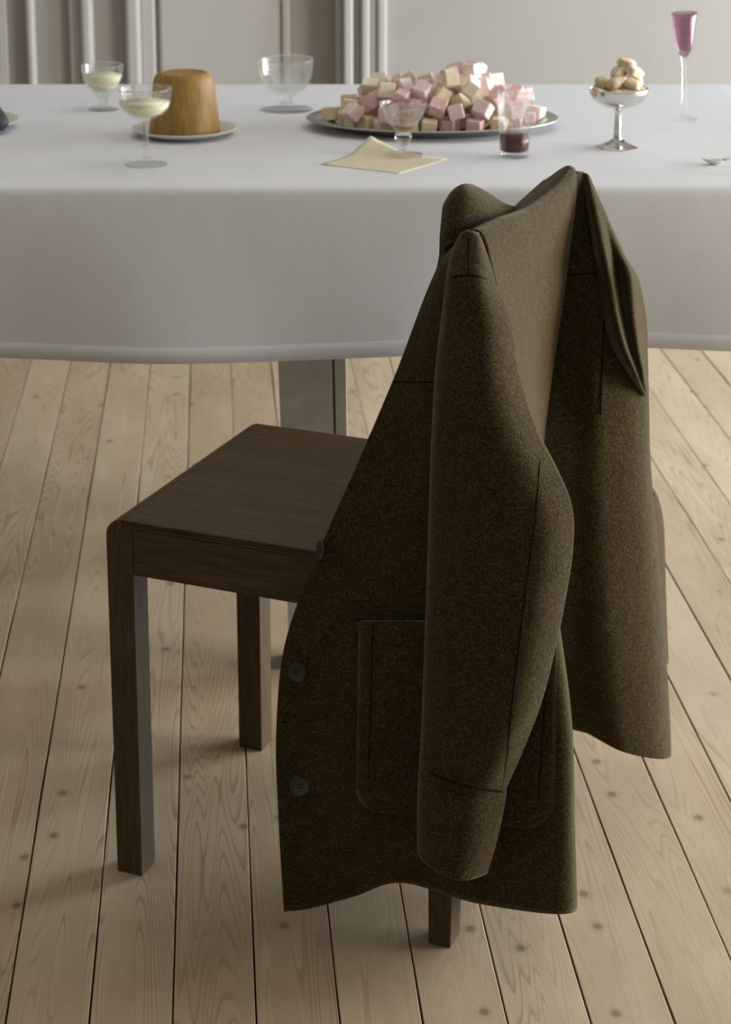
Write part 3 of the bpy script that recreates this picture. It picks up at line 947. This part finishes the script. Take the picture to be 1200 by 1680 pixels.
# silver platter and the heap of sweets
PC = at_z(708, 205, TZ)
PX, PY = float(PC[0]) + .001, 3.137
plat = thing('platter', 'large oval pewter platter heaped with pink and cream sweets', 'platter', (PX, PY, TZ + .0006))
lathe('platter_body', [(0, .0012), (.66, .0010), (.70, 0), (.74, .0012), (.80, .0052), (.90, .0120), (.985, .0142), (1.0, .0156), (.985, .0170), (.90, .0150), (.83, .0098), (.76, .0052), (0, .0044)],
      PEWTER, plat, 96, sx=.194, sy=.136)
CUBES = [
 (0.1226,-0.0473,0.0104,-0.0,-0.05,2.84,0.0217,0.0187,0.0186),
 (-0.1252,0.0228,0.0107,-0.01,-0.04,0.43,0.0223,0.0207,0.0193),
 (0.1167,0.0433,0.0111,-0.04,0.03,2.77,0.0216,0.0238,0.0198),
 (-0.0764,-0.0736,0.0106,-0.04,-0.0,1.99,0.0223,0.024,0.0191),
 (-0.1198,-0.0385,0.0107,0.03,-0.02,0.68,0.0218,0.0236,0.0192),
 (0.0398,-0.0025,0.0121,0.14,-0.05,1.31,0.0224,0.0228,0.0193),
 (0.0609,-0.0863,0.0116,-0.04,-0.07,2.79,0.0225,0.0221,0.0197),
 (0.0216,0.0484,0.0108,0.01,-0.05,1.56,0.0223,0.0227,0.0192),
 (0.0077,-0.0372,0.0115,-0.01,-0.05,1.76,0.0222,0.0227,0.0207),
 (-0.0392,0.0455,0.0106,0.02,0.01,2.09,0.0219,0.019,0.0197),
 (0.0855,-0.0146,0.0111,0.03,-0.01,0.95,0.0225,0.0211,0.0202),
 (-0.0325,0.0972,0.0108,-0.0,0.02,1.06,0.0217,0.0206,0.0201),
 (-0.0867,0.0722,0.0111,0.04,0.07,1.47,0.0217,0.0194,0.0189),
 (0.0663,0.0705,0.0109,-0.01,-0.05,0.19,0.0229,0.0236,0.0197),
 (-0.1144,0.0537,0.0118,-0.07,0.04,0.96,0.0222,0.0218,0.0202),
 (0.1128,-0.0125,0.0118,0.06,-0.09,1.76,0.0224,0.0232,0.0192),
 (-0.0228,-0.0653,0.0124,-0.01,-0.12,0.03,0.0231,0.0226,0.0211),
 (-0.1325,-0.0095,0.011,-0.02,-0.02,1.64,0.023,0.0216,0.0202),
 (-0.0882,0.0049,0.0116,-0.12,-0.04,0.62,0.0222,0.0196,0.019),
 (-0.0773,0.0401,0.0105,-0.02,-0.03,1.94,0.0222,0.0209,0.019),
 (0.0544,0.0388,0.0117,-0.0,0.02,2.68,0.0217,0.0203,0.022),
 (-0.0548,-0.015,0.0121,-0.09,-0.02,0.69,0.0217,0.0216,0.0209),
 (0.0464,-0.0409,0.0122,-0.0,0.1,2.62,0.024,0.0245,0.021),
 (0.1454,-0.0208,0.0112,0.01,0.05,1.56,0.022,0.0193,0.02),
 (0.024,-0.0782,0.0119,-0.04,-0.1,2.63,0.0221,0.0242,0.0197),
 (-0.0165,0.0133,0.0127,-0.02,0.03,1.4,0.0246,0.0239,0.0233),
 (-0.0999,-0.0552,0.0114,0.02,0.03,0.68,0.0221,0.0236,0.0206),
 (0.0415,0.0901,0.0114,0.03,-0.01,0.32,0.0233,0.0258,0.0207),
 (-0.0546,0.074,0.0117,0.09,-0.02,0.79,0.0237,0.0213,0.0202),
 (-0.0361,-0.0942,0.0119,0.01,0.05,0.01,0.0225,0.021,0.0214),
 (0.0788,0.0194,0.0144,-0.0,0.29,2.26,0.0233,0.0216,0.0221),
 (-0.0078,-0.0954,0.0131,-0.19,-0.09,3.08,0.0222,0.0213,0.0197),
 (0.1383,0.0349,0.0139,0.1,0.07,2.59,0.0221,0.0205,0.0235),
 (-0.0347,-0.0326,0.0103,-0.01,-0.01,0.37,0.0222,0.0209,0.0191),
 (-0.0566,-0.0561,0.0119,-0.03,-0.03,1.94,0.0226,0.0209,0.0215),
 (-0.1564,0.0135,0.0136,-0.15,0.16,1.1,0.0219,0.0188,0.0203),
 (0.0981,-0.0743,0.0125,0.15,-0.03,1.25,0.0219,0.0216,0.0202),
 (0.0966,0.0643,0.0138,0.1,-0.05,3.04,0.0224,0.0194,0.0236),
 (-0.0029,0.0597,0.0137,-0.06,-0.11,3.04,0.0219,0.0194,0.023),
 (-0.0694,-0.0893,0.0305,0.07,-0.11,1.3,0.0227,0.0247,0.0224),
 (0.0752,-0.0509,0.021,0.85,0.43,1.29,0.0243,0.0248,0.0234),
 (-0.0643,0.0355,0.0318,-0.01,-0.37,2.75,0.0238,0.0227,0.0216),
 (-0.0009,0.0988,0.0127,0.19,-0.04,2.64,0.022,0.0224,0.0197),
 (0.0186,0.0209,0.015,0.21,-0.2,0.49,0.024,0.0205,0.0212),
 (0.1314,0.0113,0.0149,0.52,-1.28,0.47,0.0218,0.0193,0.0206),
 (-0.0969,-0.0255,0.0223,0.0,-0.38,1.5,0.0217,0.0225,0.0202),
 (-0.1002,0.0282,0.0278,-0.41,0.15,1.37,0.0231,0.0234,0.0197),
 (0.1208,-0.0596,0.0317,-0.11,-0.11,2.0,0.0237,0.0243,0.0215),
 (0.0171,0.0763,0.0313,0.45,-0.2,2.72,0.0236,0.0231,0.0236),
 (0.0597,-0.0199,0.0273,0.05,-0.44,2.76,0.0229,0.0207,0.0208),
 (-0.0007,-0.0143,0.0309,-0.18,0.33,2.04,0.022,0.0224,0.02),
 (0.1076,0.0308,0.0325,-0.2,0.94,1.17,0.0219,0.0188,0.0222),
 (-0.08,0.0827,0.0324,-0.44,0.32,0.27,0.0237,0.0217,0.0217),
 (0.0278,-0.0382,0.0347,-0.59,0.02,1.62,0.0241,0.022,0.0238),
 (-0.0229,0.0698,0.0309,-0.91,0.04,1.7,0.0234,0.0232,0.0208),
 (0.0169,0.0215,0.037,0.18,-0.32,1.0,0.0217,0.0199,0.0185),
 (0.0517,0.0556,0.034,-0.21,0.49,0.55,0.0222,0.0229,0.0219),
 (-0.0465,-0.0397,0.0337,-0.04,0.41,0.36,0.023,0.0234,0.0197),
 (-0.0358,0.0101,0.0372,-0.02,0.01,2.4,0.0243,0.0243,0.0246),
 (0.0494,0.0119,0.0376,-0.07,0.85,1.57,0.0221,0.0198,0.0239),
 (0.0723,0.0883,0.0329,-0.73,0.28,0.14,0.0239,0.024,0.0227),
 (0.1279,-0.0308,0.0343,0.09,0.23,0.57,0.0219,0.0206,0.0205),
 (-0.0137,0.0415,0.0336,-0.16,-0.64,2.03,0.0223,0.0206,0.021),
 (0.0323,-0.0926,0.0342,0.04,0.28,3.06,0.0223,0.0224,0.0205),
 (0.1177,0.0603,0.0355,0.28,0.1,1.85,0.0223,0.0235,0.0191),
 (-0.0531,0.0905,0.0345,-0.38,-1.29,1.02,0.023,0.0215,0.0204),
 (0.1024,-0.0315,0.031,0.14,-0.34,1.82,0.0216,0.0194,0.0189),
 (-0.1284,0.0283,0.0317,-1.45,0.06,3.07,0.0232,0.0198,0.025),
 (-0.009,-0.0596,0.035,-0.78,-0.29,2.06,0.0218,0.0191,0.0204),
 (-0.1271,-0.0382,0.033,0.19,-1.4,0.13,0.0229,0.0202,0.0204),
 (0.0728,-0.0827,0.0368,0.27,0.57,1.13,0.0222,0.0237,0.021),
 (-0.0921,-0.0501,0.0435,-0.17,0.5,2.29,0.0246,0.0223,0.0236),
 (-0.0274,-0.0888,0.0388,0.52,0.25,1.63,0.0226,0.0247,0.022),
 (0.159,0.007,0.0146,0.11,-0.1,2.58,0.0226,0.0203,0.024),
 (0.0789,0.0334,0.035,-0.35,-0.16,0.33,0.0237,0.0223,0.021),
 (0.1304,0.0077,0.044,-0.01,-0.87,0.84,0.0221,0.0212,0.0229),
 (0.0601,-0.0429,0.0424,-0.44,0.73,1.76,0.0228,0.02,0.0213),
 (0.0988,-0.0059,0.0403,-0.08,-0.55,1.55,0.0239,0.0259,0.0259),
 (-0.0701,0.0689,0.0488,-0.67,0.24,0.32,0.0235,0.0208,0.021),
 (0.0383,0.09,0.0479,0.11,-0.12,2.78,0.0233,0.0209,0.0204),
 (-0.0178,-0.0414,0.051,-0.34,1.03,1.29,0.0232,0.0203,0.0216),
 (0.039,-0.0659,0.0447,-0.57,0.04,1.13,0.0224,0.0213,0.022),
 (0.0222,-0.0057,0.0492,0.21,-0.39,2.84,0.0222,0.0189,0.0201),
 (-0.0737,0.0015,0.0369,0.12,-0.37,1.43,0.0247,0.0216,0.025),
 (0.0832,0.0639,0.0478,1.16,0.35,2.83,0.0219,0.0217,0.0226),
 (0.0195,0.0401,0.0571,-0.2,-0.67,1.45,0.0228,0.0242,0.0241),
 (0.0594,0.0381,0.0556,-0.27,0.42,0.57,0.0226,0.0193,0.0194),
 (-0.0485,-0.0778,0.0537,0.2,-0.21,1.11,0.0221,0.0197,0.0194),
 (-0.0683,-0.0266,0.049,0.25,-0.7,0.79,0.0218,0.0198,0.0196),
 (-0.0482,0.0534,0.0542,1.09,0.49,0.58,0.0232,0.0233,0.021),
 (-0.0963,0.0146,0.0542,-0.45,-0.12,3.08,0.0245,0.0218,0.0232),
 (0.0981,-0.0584,0.0532,0.56,-0.43,0.19,0.0234,0.022,0.0201),
 (-0.0069,0.0141,0.0554,0.21,0.34,3.0,0.0218,0.0196,0.0211),
 (0.0119,-0.067,0.0536,0.64,0.24,1.89,0.0224,0.0198,0.0222),
 (0.1436,0.0447,0.0375,0.05,0.26,2.65,0.0216,0.0242,0.02),
 (-0.0074,0.0784,0.0541,0.01,0.27,3.09,0.0221,0.0236,0.0227),
 (0.0796,0.0101,0.0616,-0.52,0.19,2.92,0.0227,0.0223,0.0242),
 (-0.1215,-0.0658,0.0295,0.8,0.13,2.14,0.0219,0.0217,0.0229),
 (0.076,-0.0155,0.0596,-0.35,-0.39,1.59,0.0227,0.0204,0.022),
 (0.0435,-0.0313,0.0631,0.17,0.9,0.49,0.0246,0.0247,0.0239),
 (0.0552,-0.0588,0.0684,-0.9,-0.38,1.56,0.0239,0.0221,0.0215),
 (-0.0356,0.0263,0.0642,-0.26,-0.51,0.05,0.0223,0.0195,0.0221),
 (0.0371,0.0696,0.0687,-0.44,-0.74,1.67,0.0221,0.0221,0.0243),
 (0.0688,0.0595,0.0741,0.09,0.36,1.11,0.0233,0.0252,0.0234),
 (-0.1011,0.0559,0.0397,-0.59,0.0,0.33,0.0217,0.0216,0.0219),
 (-0.0823,0.0404,0.0598,-0.73,0.01,2.95,0.0223,0.0195,0.022),
 (0.0074,-0.0427,0.0593,-0.04,-0.94,0.16,0.0231,0.022,0.0204),
 (0.0262,-0.0079,0.0775,-0.17,-0.27,0.35,0.0225,0.021,0.0209),
 (-0.0164,-0.0109,0.059,-0.01,0.18,2.65,0.0224,0.0249,0.0219),
 (0.0445,0.0191,0.0757,0.13,-0.69,0.47,0.0232,0.0238,0.0237),
 (0.0245,-0.0642,0.0776,0.01,0.33,1.83,0.0219,0.0215,0.0208),
 (-0.0178,-0.068,0.0621,1.05,-0.25,2.62,0.0235,0.0206,0.0234),
 (0.0575,-0.0073,0.0827,-0.08,-0.04,1.05,0.0226,0.0236,0.0226),
 (-0.1203,-0.0105,0.0339,0.6,-1.43,1.86,0.0219,0.0219,0.0218),
 (-0.0448,-0.0468,0.0643,0.98,-0.08,0.77,0.0226,0.0198,0.0195),
 (0.0968,0.0404,0.0601,-0.4,-0.01,0.51,0.0224,0.022,0.0209),
 (0.0056,-0.0898,0.0409,0.35,-0.66,1.1,0.0217,0.0238,0.0208),
 (-0.0478,-0.0044,0.0611,-0.12,0.01,0.67,0.0233,0.0206,0.0201),
 (-0.071,-0.0641,0.0626,-0.09,0.08,0.05,0.0239,0.0207,0.0224)]
def cube_mesh(sx, sy, sz, seed):
    bm = bmesh.new()
    r = random.Random(seed)
    add_box(bm, (-sx / 2, -sy / 2, -sz / 2), (sx / 2, sy / 2, sz / 2), .0016, 2)
    for v in bm.verts:
        v.co += Vector((r.gauss(0, .00025), r.gauss(0, .00025), r.gauss(0, .00025)))
    me = bpy.data.meshes.new('sweet_cube')
    bmesh.ops.recalc_face_normals(bm, faces=bm.faces)
    for f in bm.faces: f.smooth = False
    bm.to_mesh(me); bm.free()
    return me
ORD = ['first', 'second', 'third', 'fourth', 'fifth', 'sixth', 'seventh', 'eighth', 'ninth', 'tenth', 'eleventh', 'twelfth', 'thirteenth', 'fourteenth', 'fifteenth', 'sixteenth', 'seventeenth', 'eighteenth', 'nineteenth', 'twentieth']
rc = random.Random(3)
info = []
for (x, y, z, rx, ry, rz, sx, sy, sz) in CUBES:
    u = rc.random()
    pinkish = .34 + .9 * max(0, x)
    col = 'rose pink' if u < pinkish else ('pale pink' if u < pinkish + .22 else ('cream' if u < pinkish + .40 else 'butter yellow'))
    tier = 'bottom' if z < .021 else ('second' if z < .040 else ('third' if z < .058 else 'topmost'))
    half = 'near' if y < 0 else 'far'
    info.append((col, tier, half, x, y, z, rx, ry, rz, sx, sy, sz))
cnt = {}
info.sort(key=lambda q: q[3])
tot = {}
for q in info: tot[q[:3]] = tot.get(q[:3], 0) + 1
for n, (col, tier, half, x, y, z, rx, ry, rz, sx, sy, sz) in enumerate(info):
    me = cube_mesh(sx, sy, sz, n)
    o = link('sweet_cube', me, SWEETS[col])
    o.location = (PX + x, PY + y, TZ + .0052 + z)
    o.rotation_euler = (rx, ry, rz)
    k = cnt[(col, tier, half)] = cnt.get((col, tier, half), 0) + 1
    if tot[(col, tier, half)] == 1:
        lab = 'only %s dusted cube in the %s layer on the %s side of the heap' % (col, tier, half)
    else:
        lab = '%s %s dusted cube from the left, %s layer, %s side of the heap' % (ORD[k - 1], col, tier, half)
    tag(o, lab, 'sweet', 'dusted sweets heaped on the platter')

# cream napkin under the cordial glass
c = [at_z(527, 270, TZ + .001), at_z(655, 285, TZ + .001), at_z(735, 262, TZ + .001), at_z(608, 243, TZ + .001)]
G = []
for j in range(19):
    row = []
    for i in range(19):
        s, t = i / 18, j / 18
        p = (1 - s) * (1 - t) * c[0] + s * (1 - t) * c[1] + s * t * c[2] + (1 - s) * t * c[3]
        lift = .018 * max(0, (1 - s) * t - .55) / .45 * 1.0 + .003 * max(0, (1 - s) * (1 - t) - .75)
        edge = .0015 * math.sin(9 * s + 2) * max(0, t - .6)
        row.append(p + np.array([0, 0, lift + abs(edge)]))
    G.append(row)
G = np.array(G)
nap = mesh('napkin', G.reshape(-1, 3), grid_faces(19, 19), NAPKIN)
nm = nap.modifiers.new('thickness', 'SOLIDIFY'); nm.thickness = .0005; nm.offset = 1
tag(nap, 'cream paper napkin with one lifted corner under the small stem glass', 'napkin')

# silver cup of biscuits
cup_p = stand(1013, 242)
cup = thing('pedestal_cup', 'silver pedestal cup on a faceted foot, filled with cream biscuits', 'cup', tuple(cup_p))
lathe('cup_bowl', [(0, .0585)] + dense([(.006, .0588), (.020, .0605), (.033, .0675), (.0410, .0770), (.0430, .0855)], 5) + dense([(.0432, .0870), (.0415, .0868), (.0392, .0780), (.031, .0700), (.018, .0640), (.0005, .0630)], 5) + [(0, .0630)], SILVER, cup, 64)
lathe('cup_stem', [(0, .010)] + dense([(.0075, .010), (.0060, .016), (.0052, .030), (.0048, .045), (.0056, .054), (.0100, .0596)], 5) + [(0, .0600)], SILVER, cup, 32)
def hexf(t, r, z, i):
    k = 6
    a = (t + .25) % (2 * math.pi / k) - math.pi / k
    return math.cos(math.pi / k) / math.cos(a) * 1.06
lathe('cup_foot', [(0, 0), (.0290, 0), (.0298, .0008), (.0290, .0016), (.0200, .0050), (.0115, .0090), (.0080, .0125), (0, .0125)], SILVER, cup, 48, fl=hexf, smooth=False)
def nugget(seed):
    r = random.Random(seed)
    bm = bmesh.new()
    bmesh.ops.create_icosphere(bm, subdivisions=3, radius=1)
    ph = [r.uniform(0, 6) for _ in range(4)]
    for v in bm.verts:
        d = v.co.normalized()
        k = 1 + .11 * math.sin(5 * d.x + ph[0]) + .08 * math.sin(5 * d.y + ph[1]) + .05 * math.sin(7 * d.z + ph[2])
        p = Vector([math.copysign(abs(q) ** .8, q) for q in d])
        v.co = Vector((p.x * .0150, p.y * .0092, p.z * .0080)) * k
    me = bpy.data.meshes.new('biscuit')
    for f in bm.faces: f.smooth = True
    bm.to_mesh(me); bm.free()
    return me
NUG = [(-.026,-.012,.084,.1,.3,.4,'left front, on the rim'), (-.008,-.024,.083,.2,-.1,.1,'front centre, on the rim'), (.013,-.022,.083,.3,.2,-.3,'front, right of centre'),
       (.029,-.006,.084,.2,-.3,1.2,'right, on the rim'), (-.030,.010,.085,.1,.1,1.3,'far left, on the rim'), (.024,.016,.084,.4,.2,.9,'far right, on the rim'), (0,.004,.082,0,0,.5,'middle, buried under the rest'), (-.006,.026,.084,0,.2,.1,'back, on the rim'),
       (-.024,.000,.098,.3,.5,.9,'left, in the second layer'), (-.006,-.012,.1005,.1,-.35,.15,'front, in the second layer'), (.014,-.012,.099,.8,.4,-.6,'front right, in the second layer'), (.026,.006,.0985,.5,.6,1.3,'right, in the second layer'), (.004,.016,.0995,.2,.1,.4,'back, in the second layer'),
       (.000,.000,.114,.1,-.4,.5,'under the topmost one'), (.012,.004,.1245,.2,.42,-.15,'topmost of the pile'), (.022,-.002,.1145,.4,.35,.8,'just below the topmost one, right')]
for k, (x, y, z, rx, ry, rz, where) in enumerate(NUG):
    o = link('biscuit', nugget(k), NUGGET)
    o.location = (cup_p[0] + x, cup_p[1] + y, cup_p[2] + z - .004)
    o.rotation_euler = (rx, ry, rz)
    tag(o, 'cream lumpy biscuit in the silver cup, ' + where, 'biscuit', 'biscuits in the silver cup')

# spoon at the right
sp = thing('spoon', 'small white spoon lying at the right edge of the table', 'spoon', tuple(stand(1170, 270)))
bmv, fcs = [], []
nr, ns = 7, 28
for j in range(nr + 1):
    for i in range(ns):
        t = 2 * math.pi * i / ns; q = j / nr
        a = .0155 * q; b = .0098 * q * (1 + .12 * math.cos(t))
        bmv.append((a * math.cos(t), b * math.sin(t), .0006 + .0052 * q * q + .004 * (0.5 - .5 * math.cos(t)) * q))
fcs = grid_faces(nr + 1, ns, True)
so = mesh('spoon_bowl', bmv, fcs, BONE, sp, weld=True)
sm = so.modifiers.new('thickness', 'SOLIDIFY'); sm.thickness = .001; sm.offset = 1
tube('spoon_handle', [(.0140, 0, .0062), (.022, .001, .0085), (.035, .003, .0078), (.060, .006, .0052), (.09, .010, .0032), (.112, .013, .0026)], [.0022, .0017, .0016, .0019, .0026, .0022], BONE, sp, 10, world=False)

# plate with a fig, cut by the left edge
lp = thing('plate', 'white plate with a dark fig, cut off by the left edge of the photo', 'plate', (-.632, 3.128, TZ + .0006))
lathe('plate_body', [(0, .0010), (.055, .0008), (.058, 0), (.062, .0008), (.075, .0034), (.094, .0090), (.1020, .0116), (.1024, .0128), (.1010, .0134), (.092, .0106), (.074, .0058), (.062, .0042), (0, .0042)], CHINA, lp, 72)
fp = at_z(-3, 214, TZ + .0056)
fg = thing('fig', 'dark purple fig on the plate at the left edge', 'fig', tuple(fp))
lathe('fig_body', dense([(.0005, 0), (.0090, .0008), (.0150, .0070), (.0160, .0140), (.0125, .0230), (.0070, .0310), (.0042, .0355), (.0005, .0365)], 5), FIG, fg, 40, fl=lambda t, r, z, i: 1 + .025 * math.sin(9 * t))
lathe('fig_stem', dense([(.0005, .0350), (.0034, .0355), (.0028, .0400), (.0030, .0425), (.0005, .0430)], 3), FIGSTEM, fg, 16)
